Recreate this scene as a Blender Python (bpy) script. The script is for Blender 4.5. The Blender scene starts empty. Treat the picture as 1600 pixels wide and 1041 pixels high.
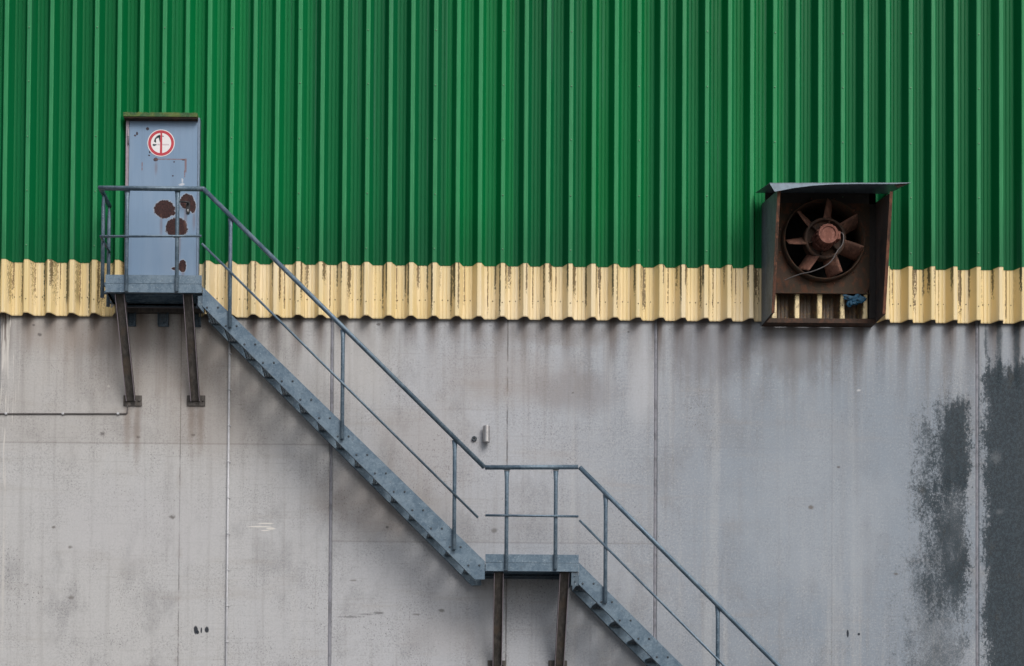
import bpy, bmesh, math, random
from mathutils import Vector, Matrix
random.seed(7)
sc = bpy.context.scene
C = sc.collection
R = math.radians

# ------------------------------------------------------------------ camera
F_PX, D = 2070.0, 15.0
TILT, ROLL = R(1.1), R(0.46)
cam = bpy.data.cameras.new('camera'); cam_o = bpy.data.objects.new('camera', cam); C.objects.link(cam_o)
cam.sensor_width = 36; cam.lens = 36 * F_PX / 1600
cam.shift_x = 0.125; cam.shift_y = 0.393
cam.clip_start = 0.1; cam.clip_end = 2000
CAM = Vector((0, -D, 1.6))
ROT = (Matrix.Rotation(math.pi / 2 + TILT, 3, 'X') @ Matrix.Rotation(ROLL, 3, 'Z'))
cam_o.matrix_world = Matrix.Translation(CAM) @ ROT.to_4x4()
sc.camera = cam_o
sc.render.resolution_x, sc.render.resolution_y = 1024, 666

def P(px, py, d=0.0):
    """photo pixel -> measured world point on the vertical plane d metres in front of the wall"""
    v = Vector(((px - 800 + cam.shift_x * 1600) / F_PX, (520.5 - py + cam.shift_y * 1600) / F_PX, -1))
    v = ROT @ v
    t = (-d - CAM.y) / v.y
    return CAM + v * t
def X(px, py=500, d=0): return P(px, py, d).x
def Z(py, px=600, d=0): return P(px, py, d).z

# ------------------------------------------------------------------ light
SUN = Vector((0.50, -1.0, 1.15)).normalized()
elev = math.asin(SUN.z); az = math.atan2(SUN.x, SUN.y)
w = bpy.data.worlds.new('World'); sc.world = w; w.use_nodes = True
wn = w.node_tree; bg = wn.nodes['Background']
sky = wn.nodes.new('ShaderNodeTexSky'); sky.sky_type = 'NISHITA'; sky.sun_disc = False
sky.sun_elevation = elev; sky.sun_rotation = az; sky.dust_density = 4.0; sky.air_density = 1.0; sky.ozone_density = 1.0
hs = wn.nodes.new('ShaderNodeHueSaturation'); hs.inputs['Saturation'].default_value = 0.55
wn.links.new(sky.outputs[0], hs.inputs['Color']); wn.links.new(hs.outputs[0], bg.inputs[0])
bg.inputs[1].default_value = 0.10
sl = bpy.data.lights.new('sun', 'SUN'); sl.energy = 1.3; sl.angle = R(30); sl.color = (1.0, 0.96, 0.90)
so = bpy.data.objects.new('sun', sl); C.objects.link(so)
so.rotation_euler = SUN.to_track_quat('Z', 'Y').to_euler(); so.location = (5, -10, 15)
sc.view_settings.view_transform = 'Standard'; sc.view_settings.look = 'None'
sc.view_settings.exposure = 0.38; sc.view_settings.gamma = 1.0

# ------------------------------------------------------------------ material helper
class Mt:
    def __init__(s, name, rough=0.6, metal=0.0, spec=0.5):
        s.m = bpy.data.materials.new(name); s.m.use_nodes = True
        s.nt = s.m.node_tree; s.b = s.nt.nodes['Principled BSDF']
        s.b.inputs['Roughness'].default_value = rough; s.b.inputs['Metallic'].default_value = metal
        s.b.inputs['Specular IOR Level'].default_value = spec
        g = s.nt.nodes.new('ShaderNodeNewGeometry'); sp = s.nt.nodes.new('ShaderNodeSeparateXYZ')
        s.nt.links.new(g.outputs['Position'], sp.inputs[0])
        s.x, s.y, s.z = sp.outputs
        s.g = g
    def put(s, sock, v):
        if isinstance(v, (int, float)):
            sock.default_value = v
        elif isinstance(v, tuple):
            sock.default_value = v if len(v) == 4 else (*v, 1)
        else: s.nt.links.new(v, sock)
    def f(s, op, *a, clamp=False):
        n = s.nt.nodes.new('ShaderNodeMath'); n.operation = op; n.use_clamp = clamp
        for i, v in enumerate(a): s.put(n.inputs[i], v)
        return n.outputs[0]
    def vec(s, sx=1, sy=1, sz=1, off=(0, 0, 0)):
        n = s.nt.nodes.new('ShaderNodeCombineXYZ')
        for i, (c, k) in enumerate(((s.x, sx), (s.y, sy), (s.z, sz))):
            s.put(n.inputs[i], s.f('MULTIPLY_ADD', c, float(k), float(off[i])))
        return n.outputs[0]
    def noise(s, sx, sy, sz, seed=0, detail=4, rough=0.6, dist=0.0):
        n = s.nt.nodes.new('ShaderNodeTexNoise'); n.inputs['Scale'].default_value = 1
        n.inputs['Detail'].default_value = detail; n.inputs['Roughness'].default_value = rough
        n.inputs['Distortion'].default_value = dist
        s.put(n.inputs['Vector'], s.vec(sx, sy, sz, (seed * 7.13, seed * 3.7, seed * 5.9)))
        return n.outputs[0]
    def voro(s, scale, seed=0, feat='F1', sx=1, sz=1, out='Distance'):
        n = s.nt.nodes.new('ShaderNodeTexVoronoi'); n.feature = feat; n.inputs['Scale'].default_value = scale
        s.put(n.inputs['Vector'], s.vec(sx, 1, sz, (seed, seed, seed)))
        return n.outputs[out]
    def ss(s, v, a, b, lo=0.0, hi=1.0):
        n = s.nt.nodes.new('ShaderNodeMapRange'); n.interpolation_type = 'SMOOTHSTEP'
        s.put(n.inputs[0], v)
        if a > b: a, b, lo, hi = b, a, hi, lo
        for i, q in ((1, a), (2, b), (3, lo), (4, hi)): n.inputs[i].default_value = q
        return n.outputs[0]
    def mix(s, a, b, fac, mode='MIX'):
        n = s.nt.nodes.new('ShaderNodeMix'); n.data_type = 'RGBA'; n.blend_type = mode
        s.put(n.inputs[0], fac); s.put(n.inputs[6], a); s.put(n.inputs[7], b)
        return n.outputs[2]
    def mul(s, a, b): return s.f('MULTIPLY', a, b)
    def blob(s, cx, cz, rx, rz, soft=0.5, nz=None, amt=0.6):
        a = s.f('DIVIDE', s.f('SUBTRACT', s.x, float(cx)), float(rx)); b = s.f('DIVIDE', s.f('SUBTRACT', s.z, float(cz)), float(rz))
        r = s.f('SQRT', s.f('ADD', s.mul(a, a), s.mul(b, b)))
        if nz is not None: r = s.f('MULTIPLY_ADD', s.f('SUBTRACT', nz, 0.5), float(amt) * 2, r)
        return s.ss(r, 1 + soft / 2, max(0.01, 1 - soft / 2))
    def line(s, cx, hw, soft, wob=None):
        v = s.f('SUBTRACT', s.x, float(cx))
        if wob is not None: v = s.f('ADD', v, wob)
        return s.ss(s.f('ABSOLUTE', v), hw + soft, hw)
    def color(s, c): s.put(s.b.inputs['Base Color'], c)
    def bump(s, h, dist=0.01, strength=0.5):
        n = s.nt.nodes.new('ShaderNodeBump'); n.inputs['Distance'].default_value = dist; n.inputs['Strength'].default_value = strength
        s.put(n.inputs['Height'], h); s.nt.links.new(n.outputs[0], s.b.inputs['Normal'])

def sx(px, py, d=0): p = P(px, py, d); return p.x, p.z
M1 = 1 / 138.0

# ---- concrete
def make_concrete():
    m = Mt('weathered concrete', 0.85, 0, 0.15)
    big = m.noise(0.45, 1, 0.35, 1, 4, 0.6)
    med = m.noise(2.2, 2, 1.3, 2, 5, 0.65)
    fine = m.noise(45, 45, 45, 3, 4, 0.75)
    grain = m.noise(95, 95, 95, 4, 3, 0.7)
    streak = m.noise(5.5, 1, 0.22, 5, 5, 0.62)
    streak2 = m.noise(16, 1, 0.5, 6, 4, 0.6)
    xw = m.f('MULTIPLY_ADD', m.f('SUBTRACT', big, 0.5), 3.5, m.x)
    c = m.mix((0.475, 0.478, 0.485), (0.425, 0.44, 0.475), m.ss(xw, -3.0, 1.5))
    c = m.mix(c, (0.250, 0.290, 0.340), m.ss(xw, 0.6, 5.0))  # darker, cooler to the right: damp tone with light falloff painted in
    hi_ = m.mul(m.ss(m.f('MULTIPLY_ADD', m.f('SUBTRACT', med, 0.5), 2.0, m.z), Z(800), Z(560)), m.ss(m.x, 0.5, -1.5))
    c = m.mix(c, (0.45, 0.43, 0.41), m.mul(hi_, .75))
    c = m.mix(c, (0.48, 0.49, 0.51), m.mul(m.ss(big, 0.52, 0.66), 0.30))
    c = m.mix(c, (0.21, 0.21, 0.22), m.mul(m.ss(med, 0.50, 0.68), 0.34))
    c = m.mix(c, (0.50, 0.50, 0.50), m.mul(m.ss(streak, 0.50, 0.70), 0.30))
    c = m.mix(c, (0.22, 0.21, 0.205), m.mul(m.ss(streak2, 0.50, 0.72), 0.22))
    pk = m.f('MULTIPLY_ADD', m.ss(m.noise(3.0, 3.0, 2.4, 33, 4, 0.6), .42, .62), .55, .25)
    c = m.mix(c, (0.19, 0.19, 0.20), m.mul(m.ss(fine, 0.50, 0.64), m.mul(pk, .58)))
    c = m.mix(c, (0.58, 0.57, 0.56), m.mul(m.ss(fine, 0.48, 0.36), 0.26))
    c = m.mix(c, (0.13, 0.13, 0.135), m.mul(m.ss(grain, 0.56, 0.68), m.mul(pk, .7)))
    # clusters of pores
    clus = m.ss(m.noise(1.6, 1.6, 1.9, 12, 3, 0.6), 0.50, 0.66)
    pore = m.ss(m.noise(60, 60, 42, 13, 3, 0.6), 0.58, 0.68)
    c = m.mix(c, (0.12, 0.115, 0.12), m.mul(m.mul(clus, pore), 0.8))
    hole = m.ss(m.voro(5.1, 5), 0.04, 0.015)
    c = m.mix(c, (0.09, 0.085, 0.08), m.mul(hole, 0.7))
    # brownish horizontal pour bands
    band = m.noise(0.7, 1, 5.0, 15, 4, 0.6)
    c = m.mix(c, (0.33, 0.30, 0.275), m.mul(m.ss(band, 0.55, 0.75), 0.30))
    bandf = m.noise(1.5, 1, 70.0, 16, 3, 0.6)
    c = m.mix(c, (0.24, 0.23, 0.225), m.mul(m.ss(bandf, 0.55, 0.8), 0.35))
    # drips under the cladding, with the shade below each rib painted in
    pt = Z(500); u = m.f('FRACT', m.f('ADD', m.f('DIVIDE', m.f('SUBTRACT', m.x, float(RIB0)), float(PITCH)), 100.5))
    du = m.f('ABSOLUTE', m.f('SUBTRACT', u, 0.5))
    rib = m.ss(m.f('MULTIPLY_ADD', m.f('SUBTRACT', streak2, 0.5), 0.5, du), 0.42, 0.0)
    hz = m.f('SUBTRACT', float(pt), m.z)
    top = m.ss(m.f('MULTIPLY_ADD', m.f('SUBTRACT', streak, 0.5), -0.9, hz), 0.55, -0.10)
    rl = m.ss(m.f('ABSOLUTE', m.f('SUBTRACT', m.f('FRACT', m.f('ADD', u, .13)), .5)), .33, .12)
    rg_ = m.ss(m.x, X(850), X(1250), .35, 1.0)
    c = m.mix(c, (.44, .47, .51), m.mul(m.mul(m.f('SUBTRACT', 1.0, rl), m.ss(hz, 1.1, .0)), m.mul(rg_, .45)))
    c = m.mix(c, (.21, .20, .205), m.mul(m.mul(rl, m.ss(m.f('MULTIPLY_ADD', m.f('SUBTRACT', streak, 0.5), -1.6, hz), 1.3, .0)), m.mul(rg_, .42)))
    top2 = m.ss(m.f('MULTIPLY_ADD', m.f('SUBTRACT', streak, 0.5), -2.4, hz), 1.5, 0.0)
    c = m.mix(c, (0.13, 0.105, 0.095), m.mul(m.mul(rib, top), 0.9))
    c = m.mix(c, (0.19, 0.175, 0.17), m.mul(m.mul(top2, m.ss(streak2, 0.42, 0.68)), 0.28))
    # form joint lines cast in the panels
    wob = m.mul(m.f('SUBTRACT', m.noise(1, 1, 14, 17, 4, 0.7), 0.5), 0.012)
    for (px, hw, k) in ((281, .0035, 0.55), (792, .006, 0.6), (1300, .004, 0.25)):
        fade = m.ss(m.noise(1, 1, 3.5, px, 4, 0.7), 0.30, 0.55)
        c = m.mix(c, (0.07, 0.065, 0.065), m.mul(m.mul(m.line(X(px, 760), hw, .006, wob), fade), k))
        c = m.mix(c, (0.25, 0.20, 0.17), m.mul(m.mul(m.line(X(px, 760), .01, .05, wob), m.ss(m.noise(3, 1, 4, px + 3, 4, .7), .45, .7)), k * .5))
    # horizontal pour lines
    for (x0, x1, py, k) in ((-30, 516, 693, .55), (516, 1022, 848, .45), (1022, 1300, 700, .15), (516, 792, 640, .12)):
        inx = m.mul(m.ss(m.x, X(x0, py), X(x0, py) + .02), m.ss(m.x, X(x1, py) + .02, X(x1, py)))
        zc = Z(py, (x0 + x1) / 2)
        zz = m.f('SUBTRACT', m.z, float(zc))
        ln = m.ss(m.f('ABSOLUTE', m.f('ADD', zz, m.mul(wob, 0.6))), 0.014, 0.003)
        c = m.mix(c, (0.19, 0.175, 0.165), m.mul(m.mul(ln, inx), k * .7))
        abv = m.mul(m.ss(zz, 0.0, 0.006), m.ss(zz, 0.9, 0.0))
        c = m.mix(c, (0.30, 0.275, 0.255), m.mul(m.mul(abv, inx), k * .3))
    # general patches (weather, water marks)
    n1 = m.noise(3, 3, 2, 21, 5, 0.7); n2 = m.noise(9, 9, 6, 22, 5, 0.7); n4 = m.noise(40, 40, 40, 24, 4, 0.7)
    def patch(px, py, rx, ry, col, k, soft=1.2, nz=n1, amt=.8):
        nonlocal c
        cx, cz = sx(px, py)
        c = m.mix(c, col, m.mul(m.blob(cx, cz, rx * M1, ry * M1, soft, nz, amt), k))
    br = (0.31, 0.26, 0.225)
    patch(230, 560, 120, 60, br, .35); patch(330, 640, 60, 90, br, .25); patch(130, 520, 120, 30, br, .45)
    patch(600, 780, 90, 50, br, .4); patch(660, 690, 80, 60, br, .25); patch(780, 590, 100, 40, br, .3)
    patch(560, 560, 60, 60, (.5, .49, .48), .4); patch(220, 820, 140, 60, (.47, .47, .49), .4); patch(1000, 590, 20, 90, (.5, .51, .54), .5)
    patch(1110, 540, 60, 50, (.17, .165, .18), .5); patch(1240, 540, 60, 45, (.17, .165, .17), .6, 1.0, n2)
    patch(870, 520, 90, 18, (.2, .18, .17), .4, 1.0, n2); patch(1300, 780, 200, 160, (.30, .345, .40), .4)
    patch(900, 610, 60, 30, (.22, .2, .2), .4); patch(700, 990, 60, 30, (.45, .44, .45), .4)
    # rust run-off below the foot plates
    for (px, py) in ((199, 655), (214, 670), (299, 655), (313, 660)):
        patch(px, py, 5, 38, (.20, .155, .13), .55, 1.9, n2, .9)
    # crack
    patch(548, 964, 15, 1.6, (.08, .08, .08), .5, 1.2, n4, 1.8); patch(570, 960, 12, 1.3, (.1, .1, .1), .4, .9, n2, 1.2); patch(592, 958, 7, 2, (.08, .08, .08), .6, .9, n2, 1.2); patch(690, 954, 5, 2.5, (.12, .12, .11), .7, .9, n2, 1.2); patch(650, 960, 6, 1.5, (.15, .14, .13), .5, .9, n2, 1.2); patch(552, 907, 6, 1.5, (.15, .14, .13), .6, .9, n2, 1.2)
    patch(773, 829, 4, 3.2, (.13, .12, .11), .6, 1.3, n2, 1.2)
    # white run marks at the left end and scratches
    wr = m.ss(m.noise(30, 1, 1.2, 31, 4, .6, .6), 0.55, 0.64)
    patch(9, 560, 12, 75, (.62, .6, .57), .8, .6, wr, -.8)
    patch(5, 900, 5, 200, (.6, .58, .55), .5, .8, wr, -.6)
    for (px, py, rx, ry) in ((405, 823, 16, 1.1), (415, 818, 12, 1.0), (424, 826, 7, 1.6), (414, 829, 6, .8)):
        patch(px, py, rx, ry, (.7, .68, .64), .8, .8, n2, .5)
    # small plugs, pits
    for (px, py, r, col) in ((169.5, 603.5, 3, (.6, .58, .55)), (1342, 610, 3, (.6, .6, .62)), (895, 614, 2.2, (.12, .11, .11)), (62, 523, 4, (.1, .09, .09)), (53, 508, 2.5, (.1, .09, .09)),
                             (160, 678, 5, (.12, .11, .11)), (84, 824, 3.5, (.12, .11, .1)), (269, 808, 5, (.11, .1, .09)), (605, 824, 3, (.1, .1, .1)), (592, 507, 4, (.08, .07, .07)), (216, 683, 4, (.15, .13, .12)), (302, 680, 4, (.15, .13, .12)),
                             (1310, 730, 3, (.1, .08, .08)), (1267, 793, 5, (.14, .12, .1)), (1400, 897, 4, (.12, .11, .1)), (640, 507, 2.2, (.1, .1, .1)), (982, 519, 2.2, (.08, .08, .08)), (110, 855, 4, (.17, .16, .15)), (111, 934, 5, (.18, .17, .16))):
        patch(px, py, r * .8, r * .55, col, .75, 1.2, n4, 1.1)
    # mildew stains at the right
    g1 = m.noise(38, 38, 30, 41, 5, 0.8); g2 = m.noise(4, 4, 2.2, 42, 5, 0.7)
    gs = m.noise(9, 1, .7, 43, 4, .6)
    def stain(x0, x1, y0, y1, sl_, sr_, st_, sb_, cn, fnz, k=.93, col=(.027, .038, .047)):
        """worn-edged water stain; soft widths (px) for left, right, top, bottom"""
        nonlocal c
        xa, xb = X(x0, (y0 + y1) / 2), X(x1, (y0 + y1) / 2); za, zb_ = Z(y1, 1500), Z(y0, 1500)
        nn = m.f('ADD', m.f('MULTIPLY_ADD', g2, 2 * cn * M1, -cn * M1), m.f('MULTIPLY_ADD', g1, 2 * fnz * M1, -fnz * M1))
        nv = m.f('MULTIPLY_ADD', gs, 120 * M1, -60 * M1)
        def edge(v, w):   # v positive inside (m)
            return m.ss(m.f('ADD', v, m.mul(nn, min(1.0, .15 + w / 30))), -w * M1 / 2, w * M1 / 2)
        a = edge(m.f('SUBTRACT', m.x, xa), sl_); b = edge(m.f('SUBTRACT', xb, m.x), sr_)
        t = edge(m.f('ADD', m.f('SUBTRACT', zb_, m.z), nv), st_); d = edge(m.f('ADD', m.f('SUBTRACT', m.z, za), nv), sb_)
        mask = m.mul(m.mul(a, b), m.mul(t, d))
        # speckle: thin out where the mask is weak
        cover = m.f('ADD', m.mul(mask, 1.15 * k), m.f('ADD', m.f('MULTIPLY_ADD', g1, .8, -.4), m.f('ADD', m.f('MULTIPLY_ADD', grain, .9, -.45), m.f('MULTIPLY_ADD', g2, .9, -.45))))
        cover = m.mul(m.ss(cover, .12, 1.05), m.ss(mask, 0, .15))
        dk = m.mix(tuple(v * .8 for v in col), tuple(v * 1.6 for v in col), m.ss(g1, .44, .62))
        dk = m.mix(dk, (.13, .15, .16), m.mul(m.ss(grain, .57, .66), .55))
        dk = m.mix(dk, (.10, .075, .045), m.mul(m.ss(g2, .60, .75), .30))
        c = m.mix(c, dk, m.mul(cover, .93))
    stain(1537, 1790, 572, 1190, 26, 70, 46, 60, 22, 26, 1.10)
    stain(1460, 1514, 628, 790, 40, 18, 56, 110, 26, 22, .92)
    stain(1448, 1515, 740, 965, 60, 16, 90, 90, 30, 40, .74)
    stain(1432, 1470, 655, 830, 46, 46, 60, 120, 30, 40, .56)
    stain(1405, 1515, 850, 1120, 70, 30, 120, 120, 40, 50, .50)
    for x0, x1, y1 in ((1556, 1566, 600), (1583, 1594, 600), (1537, 1543, 560), (1612, 1622, 600), (1522, 1528, 520), (1484, 1486, 545)):
        stain(x0, x1, 500, y1, 7, 7, 10, 24, 3, 4, .66)
    patch(1556, 715, 7, 8, (.20, .22, .24), .4, 1.6, n4, 1.8); patch(1562, 800, 5, 4, (.2, .22, .24), .35, 1.6, n4, 1.8)
    # painted-over marks: three dark smears
    for (px, py, rx, ry) in ((306, 984, 3.2, 6.5), (309, 988, 2, 3), (314.5, 985, 1.3, 4.5), (323, 984, 3.4, 5), (1324.5, 990, 1.8, 6), (1342, 991, 2, 2)):
        patch(px, py, rx, ry, (.02, .025, .035), .95, .5, n2, .5)
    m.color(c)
    h = m.f('ADD', m.mul(fine, 0.5), m.f('ADD', m.mul(med, 1.2), m.mul(grain, .25)))
    m.bump(h, 0.006, 0.5)
    m.put(m.b.inputs['Roughness'], m.ss(med, .3, .7, .75, .95))
    return m.m

# ---- cladding profile constants
VAL, DEP = 0.030, 0.110                     # valley face and rib depth in front of the wall
RIB0 = X(572.6, 396, VAL + DEP)             # crest that carries screws
PITCH = (X(1104, 396, VAL + DEP) - RIB0) / 15.0
BOX0, BOX1 = X(1189.5, 400), X(1358, 400)
ZG = Z(416.5)                                # lower end of the green sheets (valley)
ZY = Z(499.5)                                # lower end of the yellow sheets

def rib_u(m, seed=0.0):
    t = m.f('ADD', m.f('DIVIDE', m.f('SUBTRACT', m.x, float(RIB0)), float(PITCH)), 100.5)
    u = m.f('FRACT', t); i = m.f('FLOOR', t)          # u = .5 on the crest
    return u, i
def rnd(m, i, k):
    n = m.nt.nodes.new('ShaderNodeTexWhiteNoise'); n.noise_dimensions = '1D'
    m.put(n.inputs['W'], m.f('MULTIPLY_ADD', i, 1.37, float(k))); return n.outputs[0]

def make_green():
    m = Mt('green coated sheet steel', 0.45, 0, 0.10)
    u, i = rib_u(m)
    st = m.noise(22, 3, .25, 1, 5, .6); pat = m.noise(.35, .3, .25, 2, 3, .5); fn = m.noise(90, 20, 3, 3, 3, .6)
    sheet = m.f('FLOOR', m.f('DIVIDE', m.f('ADD', i, 1.0), 3.0))
    c = m.mix((0.0, 0.145, 0.036), (0.001, 0.170, 0.048), m.ss(pat, .35, .65))
    c = m.mix(c, (0.022, 0.195, 0.080), m.mul(m.ss(st, .50, .78), .5))
    c = m.mix(c, (0.003, 0.085, 0.035), m.mul(m.ss(rnd(m, sheet, 3), .1, 1.0), .55))
    # paler paint on the rib crowns
    crest = m.ss(m.f('ABSOLUTE', m.f('SUBTRACT', u, .5)), .105, .085)
    c = m.mix(c, (0.060, 0.315, 0.135), m.mul(crest, m.f('MULTIPLY_ADD', m.ss(fn, .35, .7), .25, .45)))
    # grey chalk streaks in the pans
    c = m.mix(c, (0.07, 0.16, 0.125), m.mul(m.mul(m.ss(m.noise(28, 1, .12, 7, 3, .5), .60, .72), m.ss(m.noise(.8, 1, .5, 8, 3, .5), .45, .6)), .35))
    # grime collecting at the lower end and runs
    low = m.ss(m.f('MULTIPLY_ADD', m.f('SUBTRACT', st, .5), -1.2, m.f('SUBTRACT', m.z, float(ZG))), .8, .0)
    c = m.mix(c, (0.010, 0.070, 0.035), m.mul(low, .35))
    spk = m.mul(m.ss(m.noise(60, 60, 18, 11, 4, .7), .66, .72), m.ss(m.noise(2, 1, .7, 12, 3, .6), .5, .62))
    c = m.mix(c, (0.018, 0.045, 0.02), m.mul(spk, .8))
    m.color(c)
    m.bump(m.f('ADD', m.noise(3, 1, .8, 14, 3, .5), m.mul(m.noise(18, 18, 1.0, 15, 2, .5), .15)), .006, .5)
    m.put(m.b.inputs['Roughness'], m.ss(st, .3, .7, .36, .55))
    return m.m

def make_yellow():
    m = Mt('cream yellow coated sheet steel', 0.5, 0, 0.4)
    u, i = rib_u(m)
    st = m.noise(25, 8, .5, 1, 4, .6); pat = m.noise(.5, .5, .6, 2, 3, .5)
    c = m.mix((0.76, 0.60, 0.30), (0.80, 0.66, 0.41), m.ss(pat, .4, .65))
    c = m.mix(c, (0.82, 0.72, 0.54), m.mul(m.ss(st, .45, .7), .5))
    c = m.mix(c, (0.55, 0.35, 0.13), m.mul(m.ss(m.noise(40, 30, .8, 3, 4, .6), .55, .75), .22))
    hz = m.f('DIVIDE', m.f('SUBTRACT', m.z, float(ZY)), float(ZG - ZY))      # 0 low .. 1 high
    flake = m.noise(75, 60, 34, 5, 5, .72); lg = m.noise(14, 10, 3.5, 6, 3, .6)
    for (lo, hi, wd, prob, sd, col, thr) in ((.35, .40, .045, .32, 1, (.035, .042, .022), .49), (.22, .42, .04, .6, 2, (.07, .06, .028), .515), (.56, .68, .055, .5, 3, (.10, .065, .025), .53),
                                       (.60, .95, .12, .62, 4, (.11, .075, .03), .54), (.19, .27, .05, .62, 5, (.045, .055, .03), .50), (.84, .93, .035, .5, 6, (.13, .08, .03), .51)):
        cen = m.f('MULTIPLY_ADD', rnd(m, i, sd * 3.3), hi - lo, lo)
        du = m.f('ABSOLUTE', m.f('SUBTRACT', u, cen))
        on = m.ss(rnd(m, i, sd * 9.1 + 2), prob - .1, prob + .1)
        ext = m.f('MULTIPLY_ADD', rnd(m, i, sd * 5.7 + 1), .6, .15)
        fall = m.ss(m.f('SUBTRACT', m.f('SUBTRACT', 1.0, hz), ext), .35, -.15)
        band = m.ss(du, wd, 0.0)
        v = m.f('MULTIPLY_ADD', m.mul(m.mul(band, on), fall), .20, m.f('MULTIPLY_ADD', m.f('SUBTRACT', lg, .5), .30, flake))
        mask = m.mul(m.mul(m.ss(v, thr + .022, thr + .050), m.ss(band, 0, .25)), m.mul(on, m.ss(fall, .0, .3)))
        c = m.mix(c, col, m.mul(mask, .9))
    left = m.ss(m.x, X(235), X(215))
    for cu, wu, k_, cl, off in ((.235, .085, .98, (.045, .055, .022), .00), (.80, .05, .8, (.16, .10, .035), .03), (.72, .12, .6, (.12, .09, .035), .05)):
        bd = m.ss(m.f('ABSOLUTE', m.f('SUBTRACT', u, cu)), wu, 0.0)
        var = m.f('MULTIPLY_ADD', rnd(m, i, cu * 40), .10, -.05)
        v = m.f('ADD', m.f('MULTIPLY_ADD', bd, .17, m.f('MULTIPLY_ADD', m.f('SUBTRACT', lg, .5), .35, flake)), var)
        mask = m.mul(m.mul(m.ss(v, .585 + off, .62 + off), m.ss(bd, 0, .25)), m.mul(left, m.ss(hz, .12, .38)))
        c = m.mix(c, cl, m.mul(mask, k_))
    # darker folds with dirt along the pan edges
    e = m.f('ABSOLUTE', m.f('SUBTRACT', u, .5))
    c = m.mix(c, (.30, .19, .08), m.mul(m.mul(m.ss(m.f('ABSOLUTE', m.f('SUBTRACT', e, .272)), .014, .002), m.ss(lg, .4, .6)), .75))
    # end edge grime
    c = m.mix(c, (.25, .17, .08), m.mul(m.ss(hz, .03, .0), .6))
    # soot and rust inside the fan box
    inb = m.mul(m.ss(m.x, BOX0 - .005, BOX0 + .01), m.ss(m.x, BOX1 + .06, BOX1 + .04))
    dn = m.noise(30, 30, 14, 17, 5, .7)
    soot = m.f('MULTIPLY_ADD', m.ss(e, .09, .14), .95, m.mul(m.ss(dn, .48, .62), .55), clamp=True)
    sc_ = m.mix((.050, .034, .026), (.15, .085, .045), m.ss(dn, .45, .65))
    sc_ = m.mix(sc_, (.35, .24, .07), m.mul(m.ss(m.noise(50, 50, 12, 18, 4, .7), .56, .68), .7))
    c = m.mix(c, sc_, m.mul(inb, soot))
    m.color(c)
    m.bump(m.noise(30, 30, 2, 9, 2, .5), .003, .4)
    return m.m

def make_galv(name='galvanised steel', tone=1.0, rust=0.0):
    m = Mt(name, 0.5, 0.35, 0.5)
    sp = m.voro(48, 1, out='Color')
    hsv = m.nt.nodes.new('ShaderNodeSeparateColor'); m.put(hsv.inputs[0], sp)
    n = m.noise(8, 8, 8, 2, 5, .65); f = m.noise(60, 60, 60, 4, 4, .7)
    a = (0.075 * tone, 0.122 * tone, 0.172 * tone); b = (0.160 * tone, 0.222 * tone, 0.280 * tone)
    c = m.mix(a, b, m.f('MULTIPLY_ADD', hsv.outputs[0], .45, m.mul(m.ss(n, .42, .60), .55)))
    c = m.mix(c, (0.40, 0.47, 0.52), m.mul(m.ss(f, .58, .70), .6))
    c = m.mix(c, (0.09, 0.11, 0.13), m.mul(m.ss(m.noise(22, 22, 22, 6, 5, .7), .56, .74), .6))
    if rust: c = m.mix(c, (.12, .07, .045), m.mul(m.ss(m.noise(14, 14, 6, 8, 5, .7), .5, .66), rust))
    m.color(c); m.put(m.b.inputs['Roughness'], m.ss(n, .3, .7, .38, .62))
    m.bump(f, .001, .4)
    return m.m

def make_brace():
    m = Mt('dirty oxidised steel', 0.7, 0.2, 0.4)
    n = m.noise(30, 30, 3, 2, 5, .7); n2 = m.noise(8, 8, 5, 3, 4, .6)
    c = m.mix((0.060, 0.055, 0.052), (0.130, 0.118, 0.110), m.ss(n, .35, .7))
    c = m.mix(c, (0.13, 0.10, 0.078), m.mul(m.ss(n2, .5, .7), .7))
    m.color(c); m.bump(n, .002, .4)
    return m.m

def make_rust(name, base, hi, amt=.6, seed=0, rough=.8, lo=(0.045, 0.028, 0.02)):
    m = Mt(name, rough, 0.1, 0.3)
    n = m.noise(15, 15, 10, 2 + seed, 6, .75); n2 = m.noise(55, 55, 40, 3 + seed, 4, .7); n3 = m.noise(4, 4, 1.5, 5 + seed, 4, .6)
    c = m.mix(base, lo, m.ss(n3, .42, .68))
    c = m.mix(c, hi, m.mul(m.ss(n, .48, .60), amt))
    c = m.mix(c, (.025, .02, .017), m.mul(m.ss(n2, .52, .72), .6))
    m.color(c); m.bump(m.f('ADD', n, n2), .003, .5)
    return m.m

def plain(name, col, rough=.6, metal=0.0, var=.25, sc_=20):
    m = Mt(name, rough, metal)
    n = m.noise(sc_, sc_, sc_, 2, 4, .65)
    c = m.mix(col, tuple(v * (1 - var) for v in col), m.ss(n, .4, .7))
    m.color(c); return m.m

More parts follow.
